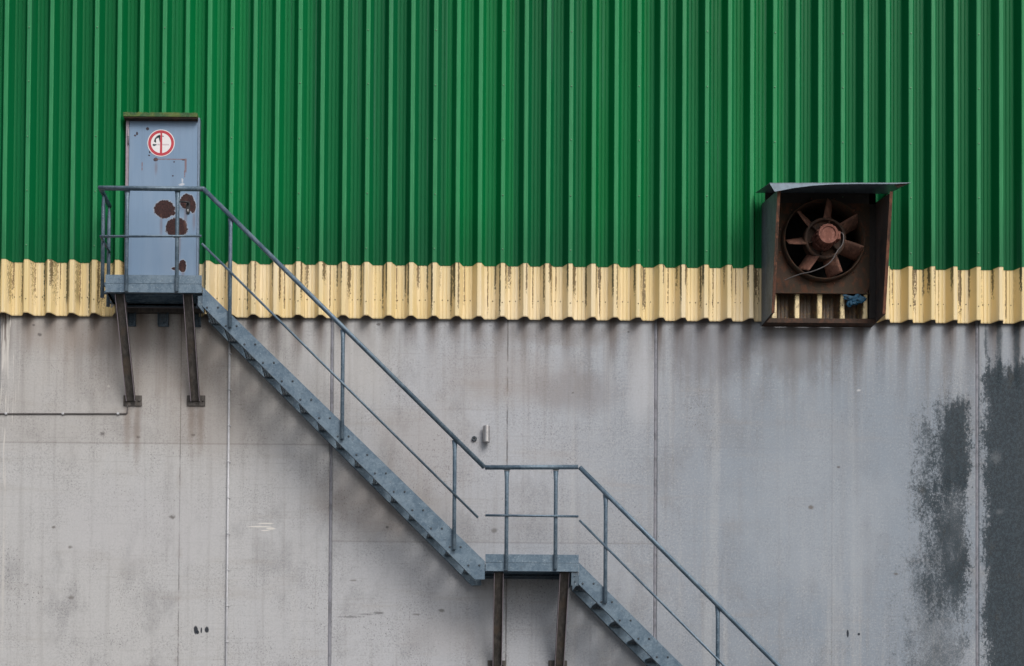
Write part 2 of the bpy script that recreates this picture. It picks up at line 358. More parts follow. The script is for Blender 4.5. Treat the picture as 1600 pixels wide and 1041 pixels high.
def make_door():
    m = Mt('blue grey door paint with flaked rust', .5, 0, .25)
    n = m.noise(3, 3, .7, 1, 4, .6); s_ = m.noise(30, 30, .8, 2, 4, .6); e = m.noise(26, 26, 26, 3, 5, .7); e2 = m.noise(70, 70, 50, 4, 4, .7); e = m.f('MULTIPLY_ADD', e, .65, m.mul(e2, .35))
    c = m.mix((0.190, 0.285, 0.415), (0.225, 0.315, 0.440), m.ss(n, .35, .65))
    c = m.mix(c, (0.165, 0.24, 0.35), m.mul(m.ss(s_, .5, .75), .5))
    c = m.mix(c, (0.22, 0.17, 0.19), m.mul(m.ss(m.z, Z(205, 250), Z(186, 250)), .45))
    rustc = m.mix((.012, .004, .006), (.055, .018, .016), m.ss(e2, .35, .65))
    def chip(px, py, rx, ry, k=1.0, amt=.45, halo=True):
        nonlocal c
        cx, cz = sx(px, py, DOOR_D)
        if halo: c = m.mix(c, (.45, .47, .52), m.mul(m.blob(cx, cz, rx * M1 + .010, ry * M1 + .010, .10, e, amt), .6))
        c = m.mix(c, rustc, m.mul(m.blob(cx, cz, rx * M1, ry * M1, .10, e, amt), k))
    big_ = ((257, 327, 16, 14), (270, 333, 4, 4), (276, 356, 17, 16), (292, 315, 11, 12), (301, 323, 5, 10), (285, 416, 6, 10), (274, 420, 6, 2.5))
    for px, py, rx, ry in big_:
        cx, cz = sx(px, py, DOOR_D); c = m.mix(c, (.42, .45, .50), m.mul(m.blob(cx, cz, rx * M1 + .008, ry * M1 + .008, .10, e, .4), .6))
    for q in big_: chip(*q, halo=False)
    for q in ((230.5, 201.5, 2.4, 2.6), (214, 209, 1.6, 3), (211, 212, 1.6, 1.6), (234, 238, 1.3, 2.2), (233, 243, 1.6, 1.2), (243.5, 249.5, 3.4, 3), (287, 250, 3.4, 1.3), (270, 275, 1.5, 1.1), (255, 340, 3, 2), (272, 253, 1.2, 1.6)):
        chip(*q, k=.9, amt=.9, halo=False)
    for (px, py, ln) in ((252, 352, 16), (280, 382, 18), (290, 338, 20), (303, 345, 14), (286, 433, 12), (244, 262, 9)):
        cx, cz = sx(px, py, DOOR_D)
        c = m.mix(c, (.17, .085, .06), m.mul(m.blob(cx, cz, 2.2 * M1, ln * M1, 1.6, s_, .7), .40))
    rn = m.ss(e, .36, .50)
    for (px, py, rx, ry) in ((266, 249.0, 22, .9), (290, 259, 1.5, 10), (222, 260, .8, 6), (288.5, 272, .8, 5)):
        cx, cz = sx(px, py, DOOR_D)
        a = m.f('DIVIDE', m.f('ABSOLUTE', m.f('SUBTRACT', m.x, float(cx))), rx * M1); b = m.f('DIVIDE', m.f('ABSOLUTE', m.f('SUBTRACT', m.z, float(cz))), ry * M1)
        c = m.mix(c, (.20, .10, .085), m.mul(m.mul(m.ss(m.f('MAXIMUM', a, b), 1.3, .8), rn), .75))
    for (px, py, rx, ry) in ((285, 288, 3.6, 2), (285, 282, 1.4, 3.2), (281, 289, 2, 1.2)):
        cx, cz = sx(px, py, DOOR_D)
        c = m.mix(c, (.6, .62, .66), m.mul(m.blob(cx, cz, rx * M1, ry * M1, .3, e2, 2.0), .7))
    m.color(c); m.bump(n, .004, .3)
    return m.m

DOOR_D = 0.125
MAT = dict(concrete=make_concrete(), green=make_green(), yellow=make_yellow(), galv=make_galv(), galvd=make_galv('weathered galvanised steel', .70, .25),
           brace=make_brace(), tread=make_galv('dark steel grating', .35, .2), door=make_door(),  # tread is galv in a darker tone
           frame=plain('pinkish grey frame paint', (.30, .26, .30), .5), seal=plain('grey joint sealant', (.25, .255, .29), .7, 0, .4, 9),
           moss=None, decks=make_galv('lit deck steel', 1.5), weld=plain('bright weld repair paint', (.50, .53, .55), .5, .2), jamb=plain('blue grey frame paint', (.17, .24, .34), .45), soot=plain('painted gap shade', (.03, .026, .024), .85), inner=make_rust('brownish grey inner sheet', (.115, .095, .088), (.14, .085, .065), .5, 13, .6, (.06, .052, .05)), void=plain('painted duct darkness', (.003, .003, .003), .95), dark=plain('dark void', (.012, .012, .012), .9), black=plain('black plastic', (.015, .015, .017), .35),  # decks: lit copy of galv; soot and void sheets: painted darkness
           bolt=plain('aged bolt steel', (.07, .085, .10), .45, .5), screw=plain('coated screw head', (.10, .27, .14), .4), screwy=plain('weathered screw head', (.14, .10, .05), .6),
           rust=make_rust('rusty edge angle', (.13, .055, .035), (.20, .085, .048), .8),
           rustd=make_rust('dark sooty rust', (.055, .038, .030), (.11, .055, .035), .7, 3),
           blade=make_rust('brown rusted blade', (.15, .070, .050), (.25, .125, .085), .7, 5),
           motor=make_rust('red brown motor rust', (.19, .075, .055), (.30, .14, .11), .8, 7, .75, (.11, .045, .035)),
           plate=make_rust('shade darkened brown plate', (.048, .034, .022), (.10, .040, .020), .8, 9),  # plate brown darkened to put the hood's shade into the colour
           side=make_rust('painted side sheet', (.19, .215, .24), (.14, .145, .155), .5, 11, .5, (.13, .14, .15)),
           hood=plain('grey blue hood sheet', (.15, .20, .25), .45, .3), white=plain('white plastic conduit', (.50, .51, .54), .45, 0, .2),
           cable=plain('grey cable sheath', (.11, .10, .10), .6), steel=plain('brushed stainless steel', (.42, .41, .41), .33, .75, .2),
           signw=plain('white sign face', (.78, .76, .77), .35, 0, .05), signr=plain('red sign ink', (.50, .035, .055), .35, 0, .15), signk=plain('black sign ink', (.02, .045, .055), .4), signg=plain('faded pink ink', (.62, .52, .55), .4),
           blue=plain('blue rag cloth', (.006, .075, .15), .7, 0, .85, 30))
def make_moss():
    m = Mt('mossy green flashing', .8)
    n = m.noise(50, 50, 50, 1, 5, .7); n2 = m.noise(9, 9, 9, 2, 4, .6)
    c = m.mix((.035, .10, .035), (.10, .15, .035), m.ss(n2, .4, .6)); c = m.mix(c, (.17, .20, .13), m.mul(m.ss(n, .55, .7), .6))
    m.color(c); m.bump(n, .01, 1.0); return m.m
MAT['moss'] = make_moss()
def make_ground():
    m = Mt('yard asphalt', .9)
    n = m.noise(40, 40, 40, 1, 5, .7); n2 = m.noise(.4, .4, 1, 2, 5, .6)
    c = m.mix((.06, .06, .06), (.15, .145, .135), m.ss(n, .35, .7)); c = m.mix(c, (.20, .19, .175), m.mul(m.ss(n2, .45, .65), .5))
    m.color(c); m.bump(n, .01, .6); return m.m
MAT['ground'] = make_ground()

# ------------------------------------------------------------------ object helpers
WL = {}
def thing(name, label, cat, loc, group=None):
    o = bpy.data.objects.new(name, None); C.objects.link(o); o.location = loc; WL[o] = Vector(loc)
    o['label'] = label; o['category'] = cat; o.empty_display_size = .2
    if group: o['group'] = group
    return o
def obj(name, bm, mats, parent=None, origin=None, smooth=False, recalc=True, bevel=0):
    if recalc: bmesh.ops.recalc_face_normals(bm, faces=bm.faces)
    vs = [v.co for v in bm.verts]
    if origin is None:
        origin = Vector([(min(v[i] for v in vs) + max(v[i] for v in vs)) / 2 for i in range(3)])
    origin = Vector(origin)
    for v in bm.verts: v.co -= origin
    me = bpy.data.meshes.new(name); bm.to_mesh(me); bm.free()
    for mm in (mats if isinstance(mats, list) else [mats]): me.materials.append(MAT[mm])
    if smooth:
        for p in me.polygons: p.use_smooth = True
    o = bpy.data.objects.new(name, me); C.objects.link(o); WL[o] = origin
    if parent: o.parent = parent; o.location = origin - WL[parent]
    else: o.location = origin
    if bevel:
        b = o.modifiers.new('bevel', 'BEVEL'); b.width = bevel; b.segments = 2; b.limit_method = 'ANGLE'
    return o
def tag(o, label, cat, group=None, kind=None):
    o['label'] = label; o['category'] = cat
    if group: o['group'] = group
    if kind: o['kind'] = kind
def NB(): return bmesh.new()
def box(bm, x0, x1, y0, y1, z0, z1, mi=0):
    v = [bm.verts.new((x, y, z)) for x in (x0, x1) for y in (y0, y1) for z in (z0, z1)]
    for q in ((0, 1, 3, 2), (4, 6, 7, 5), (0, 4, 5, 1), (2, 3, 7, 6), (0, 2, 6, 4), (1, 5, 7, 3)):
        bm.faces.new([v[i] for i in q]).material_index = mi
def prism(bm, pts, vec, mi=0):
    """closed polygon pts (3-D) extruded along vec"""
    vec = Vector(vec); a = [bm.verts.new(p) for p in pts]; b = [bm.verts.new(Vector(p) + vec) for p in pts]
    n = len(pts)
    bm.faces.new(a).material_index = mi; bm.faces.new(b[::-1]).material_index = mi
    for i in range(n): bm.faces.new((a[i], b[i], b[(i + 1) % n], a[(i + 1) % n])).material_index = mi
def frame_of(d):
    d = d.normalized(); up = Vector((0, 0, 1)) if abs(d.z) < .9 else Vector((0, 1, 0))
    a = d.cross(up).normalized(); b = d.cross(a).normalized(); return a, b
def tube(bm, pts, r, seg=14, mi=0, cap=True, flat=None):
    """tube through pts; r number or list; mitred"""
    pts = [Vector(p) for p in pts]; n = len(pts)
    rs = r if isinstance(r, list) else [r] * n
    rings = []
    a, b = frame_of(pts[1] - pts[0])
    for i, p in enumerate(pts):
        d0 = (pts[i] - pts[i - 1]).normalized() if i else (pts[1] - pts[0]).normalized()
        d1 = (pts[i + 1] - pts[i]).normalized() if i < n - 1 else d0
        t = (d0 + d1).normalized()
        ring = []
        for k in range(seg):
            an = 2 * math.pi * k / seg
            ra = rs[i] if not flat else rs[i] * flat[i][0]; rb = rs[i] if not flat else rs[i] * flat[i][1]
            q = a * math.cos(an) * ra + b * math.sin(an) * rb
            # project along d0 on the mitre plane
            q = q - d0 * (q.dot(t) / max(.2, d0.dot(t)))
            ring.append(bm.verts.new(p + q))
        rings.append(ring)
        if i < n - 1 and d0.dot(d1) < .9999:
            rot = d0.rotation_difference(d1); a = rot @ a; b = rot @ b
    for i in range(n - 1):
        for k in range(seg):
            f = bm.faces.new((rings[i][k], rings[i][(k + 1) % seg], rings[i + 1][(k + 1) % seg], rings[i + 1][k])); f.smooth = True; f.material_index = mi
    if cap:
        bm.faces.new(rings[0][::-1]).material_index = mi; bm.faces.new(rings[-1]).material_index = mi
def smooth_path(pts, it=2):
    pts = [Vector(p) for p in pts]
    for _ in range(it):
        q = [pts[0]]
        for i in range(len(pts) - 1):
            q += [pts[i].lerp(pts[i + 1], .25), pts[i].lerp(pts[i + 1], .75)]
        q.append(pts[-1]); pts = q
    return pts
def dome(bm, p, r, h, ax=Vector((0, -1, 0)), mi=0, seg=8):
    a, b = frame_of(ax); rr = []
    for (s, t) in ((1, 0), (.95, .5), (.6, .9)):
        rr.append([bm.verts.new(Vector(p) + (a * math.cos(2 * math.pi * k / seg) + b * math.sin(2 * math.pi * k / seg)) * r * s + ax * h * t) for k in range(seg)])
    for i in range(2):
        for k in range(seg):
            bm.faces.new((rr[i][k], rr[i][(k + 1) % seg], rr[i + 1][(k + 1) % seg], rr[i + 1][k])).material_index = mi
    bm.faces.new(rr[2]).material_index = mi
    bm.faces.new(rr[0][::-1]).material_index = mi

# ------------------------------------------------------------------ setting
bm = NB(); box(bm, -400, 400, -400, 400, -0.5, 0.0)
g = obj('ground', bm, 'ground'); g['kind'] = 'structure'; g['label'] = 'asphalt yard in front of the wall'

# ------------------------------------------------------------------ building
XL, XR = X(516, 760) - 3 * 3.667, X(516, 760) + 5 * 3.667
bld = thing('industrial_building', 'large industrial hall with concrete base wall under green and cream ribbed metal cladding', 'building', ((XL + XR) / 2, 0, 0))
seams = [XL] + [X(516, 760) + k * 0 for k in ()]
jx = [X(10, 760) - 3.667, X(-5.0, 760), X(516.8, 760), X(1024, 760), X(1527, 760)]
jx = [jx[0] - 3.667] + jx + [jx[-1] + 3.667, jx[-1] + 2 * 3.667]
ZT = ZY + .36
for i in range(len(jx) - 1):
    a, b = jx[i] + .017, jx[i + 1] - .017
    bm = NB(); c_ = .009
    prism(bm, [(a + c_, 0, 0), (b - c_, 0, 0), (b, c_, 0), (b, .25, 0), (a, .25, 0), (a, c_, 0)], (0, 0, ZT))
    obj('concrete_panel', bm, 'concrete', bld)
for x in jx[1:-1]:
    bm = NB()
    prof = [(-.0168, .012), (-.006, .004), (.006, .004), (.0168, .012), (.0168, .03), (-.0168, .03)]
    n = 60; rows = []
    for k in range(n + 1):
        z = ZT * k / n; rows.append([bm.verts.new((x + px, py + random.uniform(-.0012, .0012), z)) for px, py in prof])
    for k in range(n):
        for j in range(6): bm.faces.new((rows[k][j], rows[k][(j + 1) % 6], rows[k + 1][(j + 1) % 6], rows[k + 1][j]))
    bm.faces.new(rows[0]); bm.faces.new(rows[-1])
    obj('joint_sealant', bm, 'seal', bld)

# ---- ribbed sheets
def profile(x0, x1):
    """corner list (x, depth) of the trapezoidal sheet between x0 and x1"""
    hc, fl = .0235, .046; cor = []
    i0 = math.floor((x0 - RIB0) / PITCH) - 1; i1 = math.ceil((x1 - RIB0) / PITCH) + 1
    for i in range(i0, i1 + 1):
        c = RIB0 + i * PITCH + (.004 if i % 3 == 1 else -.004 if i % 3 == 2 else 0) * .6
        jr = random.Random(i * 31 + 5); c += jr.uniform(-.003, .003)
        v0 = c - hc - fl + jr.uniform(-.004, .004); v1 = c + hc + fl + jr.uniform(-.004, .004); nx = RIB0 + (i + 1) * PITCH - hc - fl
        cor += [(v0, VAL, .014), (c - hc, VAL + DEP, .010), (c + hc, VAL + DEP, .010), (v1, VAL, .014)]
        mid = (v1 + nx) / 2
        for s in (-.021, .021):
            cor += [(mid + s - .007, VAL, .002), (mid + s - .003, VAL + .006, .001), (mid + s + .003, VAL + .006, .001), (mid + s + .007, VAL, .002)]
    pts = []
    for k in range(1, len(cor) - 1):
        p = Vector(cor[k][:2]); a = Vector(cor[k - 1][:2]); b = Vector(cor[k + 1][:2]); r = cor[k][2]
        da, db = (a - p), (b - p); r = min(r, da.length * .45, db.length * .45)
        s, e = p + da.normalized() * r, p + db.normalized() * r
        if r < .004: pts += [s, e]
        else:
            for t in (0, .25, .5, .75, 1): pts.append(s * (1 - t) ** 2 + p * 2 * t * (1 - t) + e * t * t)
    out = []
    for k in range(len(pts) - 1):
        a, b = pts[k], pts[k + 1]
        if b.x <= x0 or a.x >= x1: continue
        if a.x < x0: a = a.lerp(b, (x0 - a.x) / (b.x - a.x))
        if not out: out.append(a)
        if b.x > x1: out.append(a.lerp(b, (x1 - a.x) / (b.x - a.x))); break
        out.append(b)
    return out
def sheet(bm, x0, x1, z0, z1, off=0.0, th=.0015, rows=1):
    pr = profile(x0, x1)
    grid = []
    for k in range(rows + 1):
        z = z0 + (z1 - z0) * k / rows
        grid.append([bm.verts.new((p.x, -(p.y + off), z)) for p in pr])
    back = [[bm.verts.new((p.x, -(p.y + off) + th, z)) for p in pr] for z in (z0, z1)]
    for k in range(rows):
        for j in range(len(pr) - 1): bm.faces.new((grid[k][j], grid[k][j + 1], grid[k + 1][j + 1], grid[k + 1][j]))
    for j in range(len(pr) - 1):
        bm.faces.new((back[0][j + 1], back[0][j], back[1][j], back[1][j + 1]))
        bm.faces.new((grid[0][j + 1], grid[0][j], back[0][j], back[0][j + 1]))
DX0, DX1 = X(195.5, 330, DOOR_D), X(311, 330, DOOR_D)
DZT = Z(181, 250, DOOR_D); PZ = Z(444, 250, .58)            # door head, platform deck level
ZTOP = Z(-330)
FX0, FX1, FZ0, FZ1 = X(1195, 370), X(1360, 370), P(1290, 447, .1).z, Z(294, 1290, .1)
bm = NB()
sheet(bm, XL, DX0, ZG, DZT, .004); sheet(bm, DX1, FX0, ZG, DZT, .004); sheet(bm, FX1, XR, ZG, DZT, .004); sheet(bm, FX0, FX1, FZ1, DZT, .004); sheet(bm, XL, XR, DZT, ZTOP, .004)
def crest_at(i): return RIB0 + i * PITCH
for i in range(-60, 90, 3):
    x = crest_at(i)
    if not XL < x < XR: continue
    for k in range(-4, 5):
        z = Z(57 + 84.7 * k)
        if z > ZTOP or z < ZG: continue
        if DX0 - .05 < x < DX1 + .05 and z < DZT + .1: continue
        dome(bm, (x + random.uniform(-.003, .003), -(VAL + DEP + .0045), z + random.uniform(-.008, .008)), .0095, .007, mi=1)
obj('green_cladding', bm, ['green', 'screw'], bld, recalc=False)
bm = NB()
# stepped cut-out left of the door threshold
NX0 = X(178, 470, .05)
sheet(bm, XL, X(172.0, 470, .05), ZY, ZG + .06); sheet(bm, X(172.0, 470, .05), X(183, 470, .05), ZY, Z(480, 180, .05)); sheet(bm, X(172.0, 470, .05), DX0, Z(462, 180, .05), ZG + .06)
sheet(bm, DX1, FX0, ZY, ZG + .06); sheet(bm, FX1, XR, ZY, ZG + .06); sheet(bm, FX0, FX1, ZY, FZ0)
i0 = int((XL - RIB0) / PITCH)
for i in range(i0, int((XR - RIB0) / PITCH)):
    mid = RIB0 + (i + .5) * PITCH
    if DX0 - .1 < mid < DX1 + .05: continue
    for s in (-.031, .031):
        dome(bm, (mid + s + random.uniform(-.002, .002), -(VAL + .0005), Z(470.5) + random.uniform(-.004, .004)), .0075 * random.uniform(.8, 1.15), .005, mi=1)
    if i % 3 == 0: dome(bm, (crest_at(i), -(VAL + DEP + .0005), Z(478)), .007, .005, mi=1)
obj('yellow_cladding', bm, ['yellow', 'screwy'], bld, recalc=False)
# roof coping and the hall's mass above
bm = NB(); box(bm, XL - .1, XR + .1, -.20, .40, ZTOP - .02, ZTOP + .10); obj('roof_coping', bm, 'hood', bld)
bm = NB(); box(bm, XL, XR, .26, 12, 0, ZTOP - .05); obj('hall_core', bm, 'dark', bld)

# ---- door
leaf0, leaf1 = X(200.5, 330, DOOR_D), X(307.5, 330, DOOR_D); lz0, lz1 = PZ + .01, Z(188, 250, DOOR_D)
bm = NB(); box(bm, leaf0, leaf1, -DOOR_D, -DOOR_D + .045, lz0, lz1)
door = obj('door', bm, 'door', bld, bevel=.003); door['label'] = 'blue grey steel door with flaked rust patches'
bm = NB()
box(bm, DX0, leaf0 - .003, -DOOR_D - .008, .05, lz0 - .1, lz1 + .03)
box(bm, leaf0 - .003, leaf1 + .003, -DOOR_D - .001, .05, lz1 + .004, lz1 + .045)
box(bm, leaf0 - .003, leaf1 + .003, -DOOR_D + .05, .05, lz0 - .1, lz1 + .004)
obj('door_frame', bm, 'frame', door, bevel=.002)
bm = NB(); box(bm, leaf1 + .003, DX1, -DOOR_D - .004, .05, lz0 - .1, lz1 + .03); obj('door_frame', bm, 'jamb', door, bevel=.002)
for py in (214, 405):
    bm = NB(); z = Z(py, 200, DOOR_D)
    tube(bm, [(leaf0 - .006, -DOOR_D - .016, z - .09), (leaf0 - .006, -DOOR_D - .016, z + .09)], .009, 10)
    tube(bm, [(leaf0 - .006, -DOOR_D - .016, z - .008), (leaf0 - .006, -DOOR_D - .016, z + .008)], .0115, 10)
    obj('hinge', bm, 'frame', door)
# lever handle with oval plate
hx, hz_ = sx(294, 325, DOOR_D)
bm = NB()
pts = []
for k in range(24):
    a = 2 * math.pi * k / 24; pts.append((hx + .022 * math.cos(a), -DOOR_D - .0005, hz_ + (.05 if math.sin(a) > 0 else -.05) + .022 * math.sin(a)))
prism(bm, pts, (0, -.009, 0))
dome(bm, (hx, -DOOR_D - .0095, hz_ - .045), .009, .006)
tube(bm, [(hx, -DOOR_D - .009, hz_ + .045), (hx, -DOOR_D - .05, hz_ + .045)], .010, 12)
tube(bm, smooth_path([(hx, -DOOR_D - .05, hz_ + .045), (hx - .03, -DOOR_D - .054, hz_ + .046), (hx - .11, -DOOR_D - .052, hz_ + .048)], 2), .009, 12)
hdl = obj('handle', bm, 'black', door)
bm = NB(); tube(bm, [(hx, -DOOR_D - .0155, hz_ - .045 + .014), (hx, -DOOR_D - .0155, hz_ - .045 - .014)], .0065, 10); tube(bm, [(hx, -DOOR_D - .01, hz_ - .031), (hx, -DOOR_D - .02, hz_ - .031)], .009, 12)
obj('lock_cylinder', bm, 'steel', door)
# mossy rain flashing over the door
bm = NB(); a, b = X(192.5, 178, .20), X(308.5, 178, .20); z0, z1 = Z(182.5, 250, .20), Z(176.2, 250, .20)
n = 40
for k in range(n):
    xa, xb = a + (b - a) * k / n, a + (b - a) * (k + 1) / n
    h = random.uniform(-.004, .004)
    box(bm, xa, xb - .0002, -.205, -.02, z0, z1 + h)
obj('door_flashing', bm, 'moss', bld)
bm = NB(); box(bm, a + .01, b - .005, -.195, -.02, z0 - .014, z0 - .001); obj('flashing_tray', bm, 'rustd', bld)

# ---- no smoking sign (own thing)
scx, scz = sx(251.7, 223.8, DOOR_D); sy = -DOOR_D - .0008
sg = thing('prohibition_sign', 'round red and white no smoking sticker with worn black symbol on the grey door', 'sign', (scx, sy, scz))
def disc(bm, r0, r1, y0, y1, cx=scx, cz=scz, seg=64, mi=0):
    vs = []
    for r, y in ((r0, y0), (r1, y0), (r1, y1), (r0, y1)):
        vs.append([bm.verts.new((cx + max(r, .0001) * math.cos(2 * math.pi * k / seg), y, cz + max(r, .0001) * math.sin(2 * math.pi * k / seg))) for k in range(seg)])
    for i in range(4):
        for k in range(seg): bm.faces.new((vs[i][k], vs[i][(k + 1) % seg], vs[(i + 1) % 4][(k + 1) % seg], vs[(i + 1) % 4][k])).material_index = mi
SR = 21.3 * M1
bm = NB(); disc(bm, 0, SR, sy, sy - .0015); obj('sign_disc', bm, 'signw', sg)
yt = sy - .0015
bm = NB(); disc(bm, SR * .745, SR * .945, yt, yt - .001); obj('red_ring', bm, 'signr', sg)
def flatpoly(bm, pts, y, th, mi=0): prism(bm, [(x, y, z) for x, z in pts], (0, -th, 0), mi)
bm = NB(); q = SR * .755
flatpoly(bm, [(scx - .012, scz - q), (scx + .014, scz - q), (scx + .012, scz + q), (scx - .008, scz + q)], yt, .0014); obj('red_bar', bm, 'signr', sg)
bm = NB()
def rough_stroke(bm, pts, wds, y=yt, th=.0008):
    L, Rr = [], []
    for i, (px, py) in enumerate(pts):
        x, z = sx(px, py, DOOR_D)
        a = Vector(sx(*pts[max(0, i - 1)], DOOR_D)); b = Vector(sx(*pts[min(len(pts) - 1, i + 1)], DOOR_D)); t = (b - a).normalized(); nn = Vector((-t.y, t.x)) * wds[i] * 1.35 * M1 / 2
        L.append((x + nn.x, z + nn.y)); Rr.append((x - nn.x, z - nn.y))
    flatpoly(bm, L + Rr[::-1], y, th)
rough_stroke(bm, [(242, 222), (243, 217), (246, 214.5), (249.5, 213.5)], [2.2, 1.6, 2.4, 2.0])
rough_stroke(bm, [(248.8, 213), (249.6, 217), (250.4, 222.5)], [1.6, 1.8, .8])
rough_stroke(bm, [(246, 213.5), (249, 212), (251, 213.6)], [1.2, 2.0, 1.4])
rough_stroke(bm, [(254, 213.6), (255.5, 212.8)], [1.6, 1.2])
rough_stroke(bm, [(238.8, 226.2), (240.5, 227), (244.8, 226.4)], [1.6, 2.6, .9])
rough_stroke(bm, [(242, 218.5), (242.6, 221), (243.4, 223)], [1.0, 2.0, .8])
obj('smoke_symbol', bm, 'signk', sg)
bm = NB(); x0_, z0_ = sx(246, 227.4, DOOR_D); x1_, z1_ = sx(264, 225.2, DOOR_D)
flatpoly(bm, [(x0_, z0_), (scx - .014, z0_), (scx - .014, z1_), (x0_, z1_)], yt, .0006); flatpoly(bm, [(scx + .016, z0_), (x1_, z0_), (x1_, z1_), (scx + .016, z1_)], yt, .0006)
obj('cigarette_symbol', bm, 'signg', sg)

# ------------------------------------------------------------------ staircase
W = .58                                     # front plane of the stringers
st = thing('steel_staircase', 'galvanised outdoor staircase with handrail climbing the concrete wall to a platform at the grey door', 'staircase', (X(1426, 1000, W), -.3, 0))
def PF(px, py, d=W): return P(px, py, d)
ux = PF(353.3, 510) - PF(323.6, 480.6)
def stringer(poly_px, d0, th, bolts=None, flange=True):
    bm = NB()
    prism(bm, [PF(px, py, W) + Vector((0, W - d0, 0)) for px, py in poly_px], (0, th, 0))
    # rolled lips along the upper and lower edges
    return bm
def lipped(A, B, Cc, Dd, d0, parent):
    """A-B upper edge, D-C lower edge as pixel points"""
    bm = stringer([A, B] + Cc + [Dd], d0, .006)
    for (p, q, s) in ((A, B, -1), (Dd, Cc[-1], 1)):
        a = PF(*p) + Vector((0, W - d0 + .006, 0)); b = PF(*q) + Vector((0, W - d0 + .006, 0))
        up = Vector((0, 0, .006 * s))
        prism(bm, [a, b, b + up, a + up], (0, .045, 0))
    return bm
# upper flight
UA, UB = (316.5, 448), (757.5, 877); UC = [(757.5, 905.5), (742, 905.5)]; UD = (316.5, 478.5)
up_str = obj('stringer', lipped(UA, UB, UC, UD, W, st), 'galv', st)
def shift(p, dx, dy): return (p[0] + dx, p[1] + dy)
obj('stringer', lipped(UA, UB, UC, UD, .075, st), 'galv', st)
# lower flight goes on to the ground
NL = int(round(Z(912, 915, W) / .2085)) ; ext = NL * 29.1
gy = 912 + NL * 28.9
def ground_px(py_off): return py_off
LA = (904.5, 879); zl = 0.02
def zpix(x, z):   # photo y of height z on the front plane near photo x (linear enough)
    return 912 + (PF(915, 912).z - z) / (PF(915, 912).z - PF(915, 1012).z) * 100
gpy = zpix(0, .02)
LB = (904.5 + (gpy - 879) * 1.006, gpy); LC = [(904.5 + (gpy - 913) * 1.0, gpy)]; LD = (904.5, 913)
lo_str = obj('stringer', lipped(LA, LB, LC, LD, W, st), 'galv', st)
obj('stringer', lipped(LA, LB, LC, LD, .075, st), 'galv', st)
# treads: open serrated grating between the stringers, bolts on the outer face
def tread(px, py, bolt_parent, top=False):
    a = PF(px, py); b = PF(px + 17, py)
    mid = (a + b) / 2; wd = .205; z1 = mid.z + .012; z0 = z1 - .030; mid.x += .022
    x0, x1 = mid.x - wd / 2 - .005, mid.x + wd / 2 - .005
    yo, yi = -W + .0075, -.083
    bm = NB()
    box(bm, x0, x1, yo, yo + .005, z0, z1)          # end plates
    box(bm, x0, x1, yi - .005, yi, z0, z1)
    box(bm, x1 - .004, x1, yo + .0052, yi - .0052, z0, z1)       # nosing
    box(bm, x0, x0 + .004, yo + .0052, yi - .0052, z0, z1)
    for k in range(1, 7):
        x = x0 + (x1 - x0) * k / 7; box(bm, x - .0015, x + .0015, yo + .0052, yi - .0052, z0 + .002, z1 - .002)
    n = 13
    for k in range(1, n):
        y = yo + (yi - yo) * k / n; box(bm, x0 + .0042, x1 - .0042, y - .0015, y + .0015, z1 - .014, z1 - .003)
    obj('tread', bm, 'tread', st)
    for p in (a, b):
        bm = NB(); dome(bm, (p.x, -W - .0002, p.z), .0125, .009, seg=6)
        bm2 = obj('bolt', bm, 'bolt', bolt_parent)
for k in range(15): tread(323.6 + 29.17 * k, 480.6 + 28.78 * k, up_str)
nl = 0
while True:
    py = 912 + 28.7 * nl
    if PF(1000, py).z < .14: break
    tread(910.5 + 29.0 * nl, py, lo_str); nl += 1
# platforms
def platform(x0p, x1p, yt_, yb_, name='platform'):
    a = PF(x0p, yt_); b = PF(x1p, yb_); x0, x1 = a.x, b.x; zt, zb = a.z, b.z
    dz = zt - .105
    bm = NB(); box(bm, x0, x1, -W - .006, -W, zb, zt); prism(bm, [(x0, -W - .0062, (zt + zb) / 2 - .002), (x1, -W - .0062, (zt + zb) / 2 - .002), (x1, -W - .0085, (zt + zb) / 2 + .002), (x0, -W - .0085, (zt + zb) / 2 + .002)], (0, 0, .002))
    obj('toe_board', bm, 'galv', st, bevel=.002)
    bm = NB()
    # channel frame
    hh = dz - zb - .008
    box(bm, x0, x1, -W + .001, -W + .007, dz - hh, dz); box(bm, x0, x1, -.075, -.069, dz - hh, dz)
    box(bm, x0, x0 + .006, -W + .0072, -.0752, dz - hh, dz); box(bm, x1 - .006, x1, -W + .0072, -.0752, dz - hh, dz)
    for y in (-W + .0072, -.0752 - .05):
        box(bm, x0 + .0062, x1 - .0062, y, y + .05, dz - hh, dz - hh + .006)
    obj('platform_frame', bm, 'galvd', st)
    bm = NB(); n = 9; pw = (W - .075 - .018) / n
    for k in range(n):
        y = -W + .0085 + pw * k
        for (a_, b_, c0_, c1_) in ((0, pw - .004, dz - .008, dz - .003), (0, .004, dz - .04, dz - .0082), (pw - .008, pw - .004, dz - .04, dz - .0082)):
            box(bm, x0 + .0065, x1 - .0065, y + a_, y + b_, c0_, c1_)
    obj('deck_grating', bm, 'decks', st)  # brighter galvanised copy, light on the underside put into the colour
    return x0, x1, zt, zb, dz
p1 = platform(165, 315.3, 429.5, 458)
p2 = platform(758.5, 904, 866, 893.5)
# side toe board at the left end of the upper platform
bm = NB(); box(bm, p1[0], p1[0] + .006, -W + .0002, -.16, p1[3] + .01, p1[2]); obj('toe_board', bm, 'galv', st)
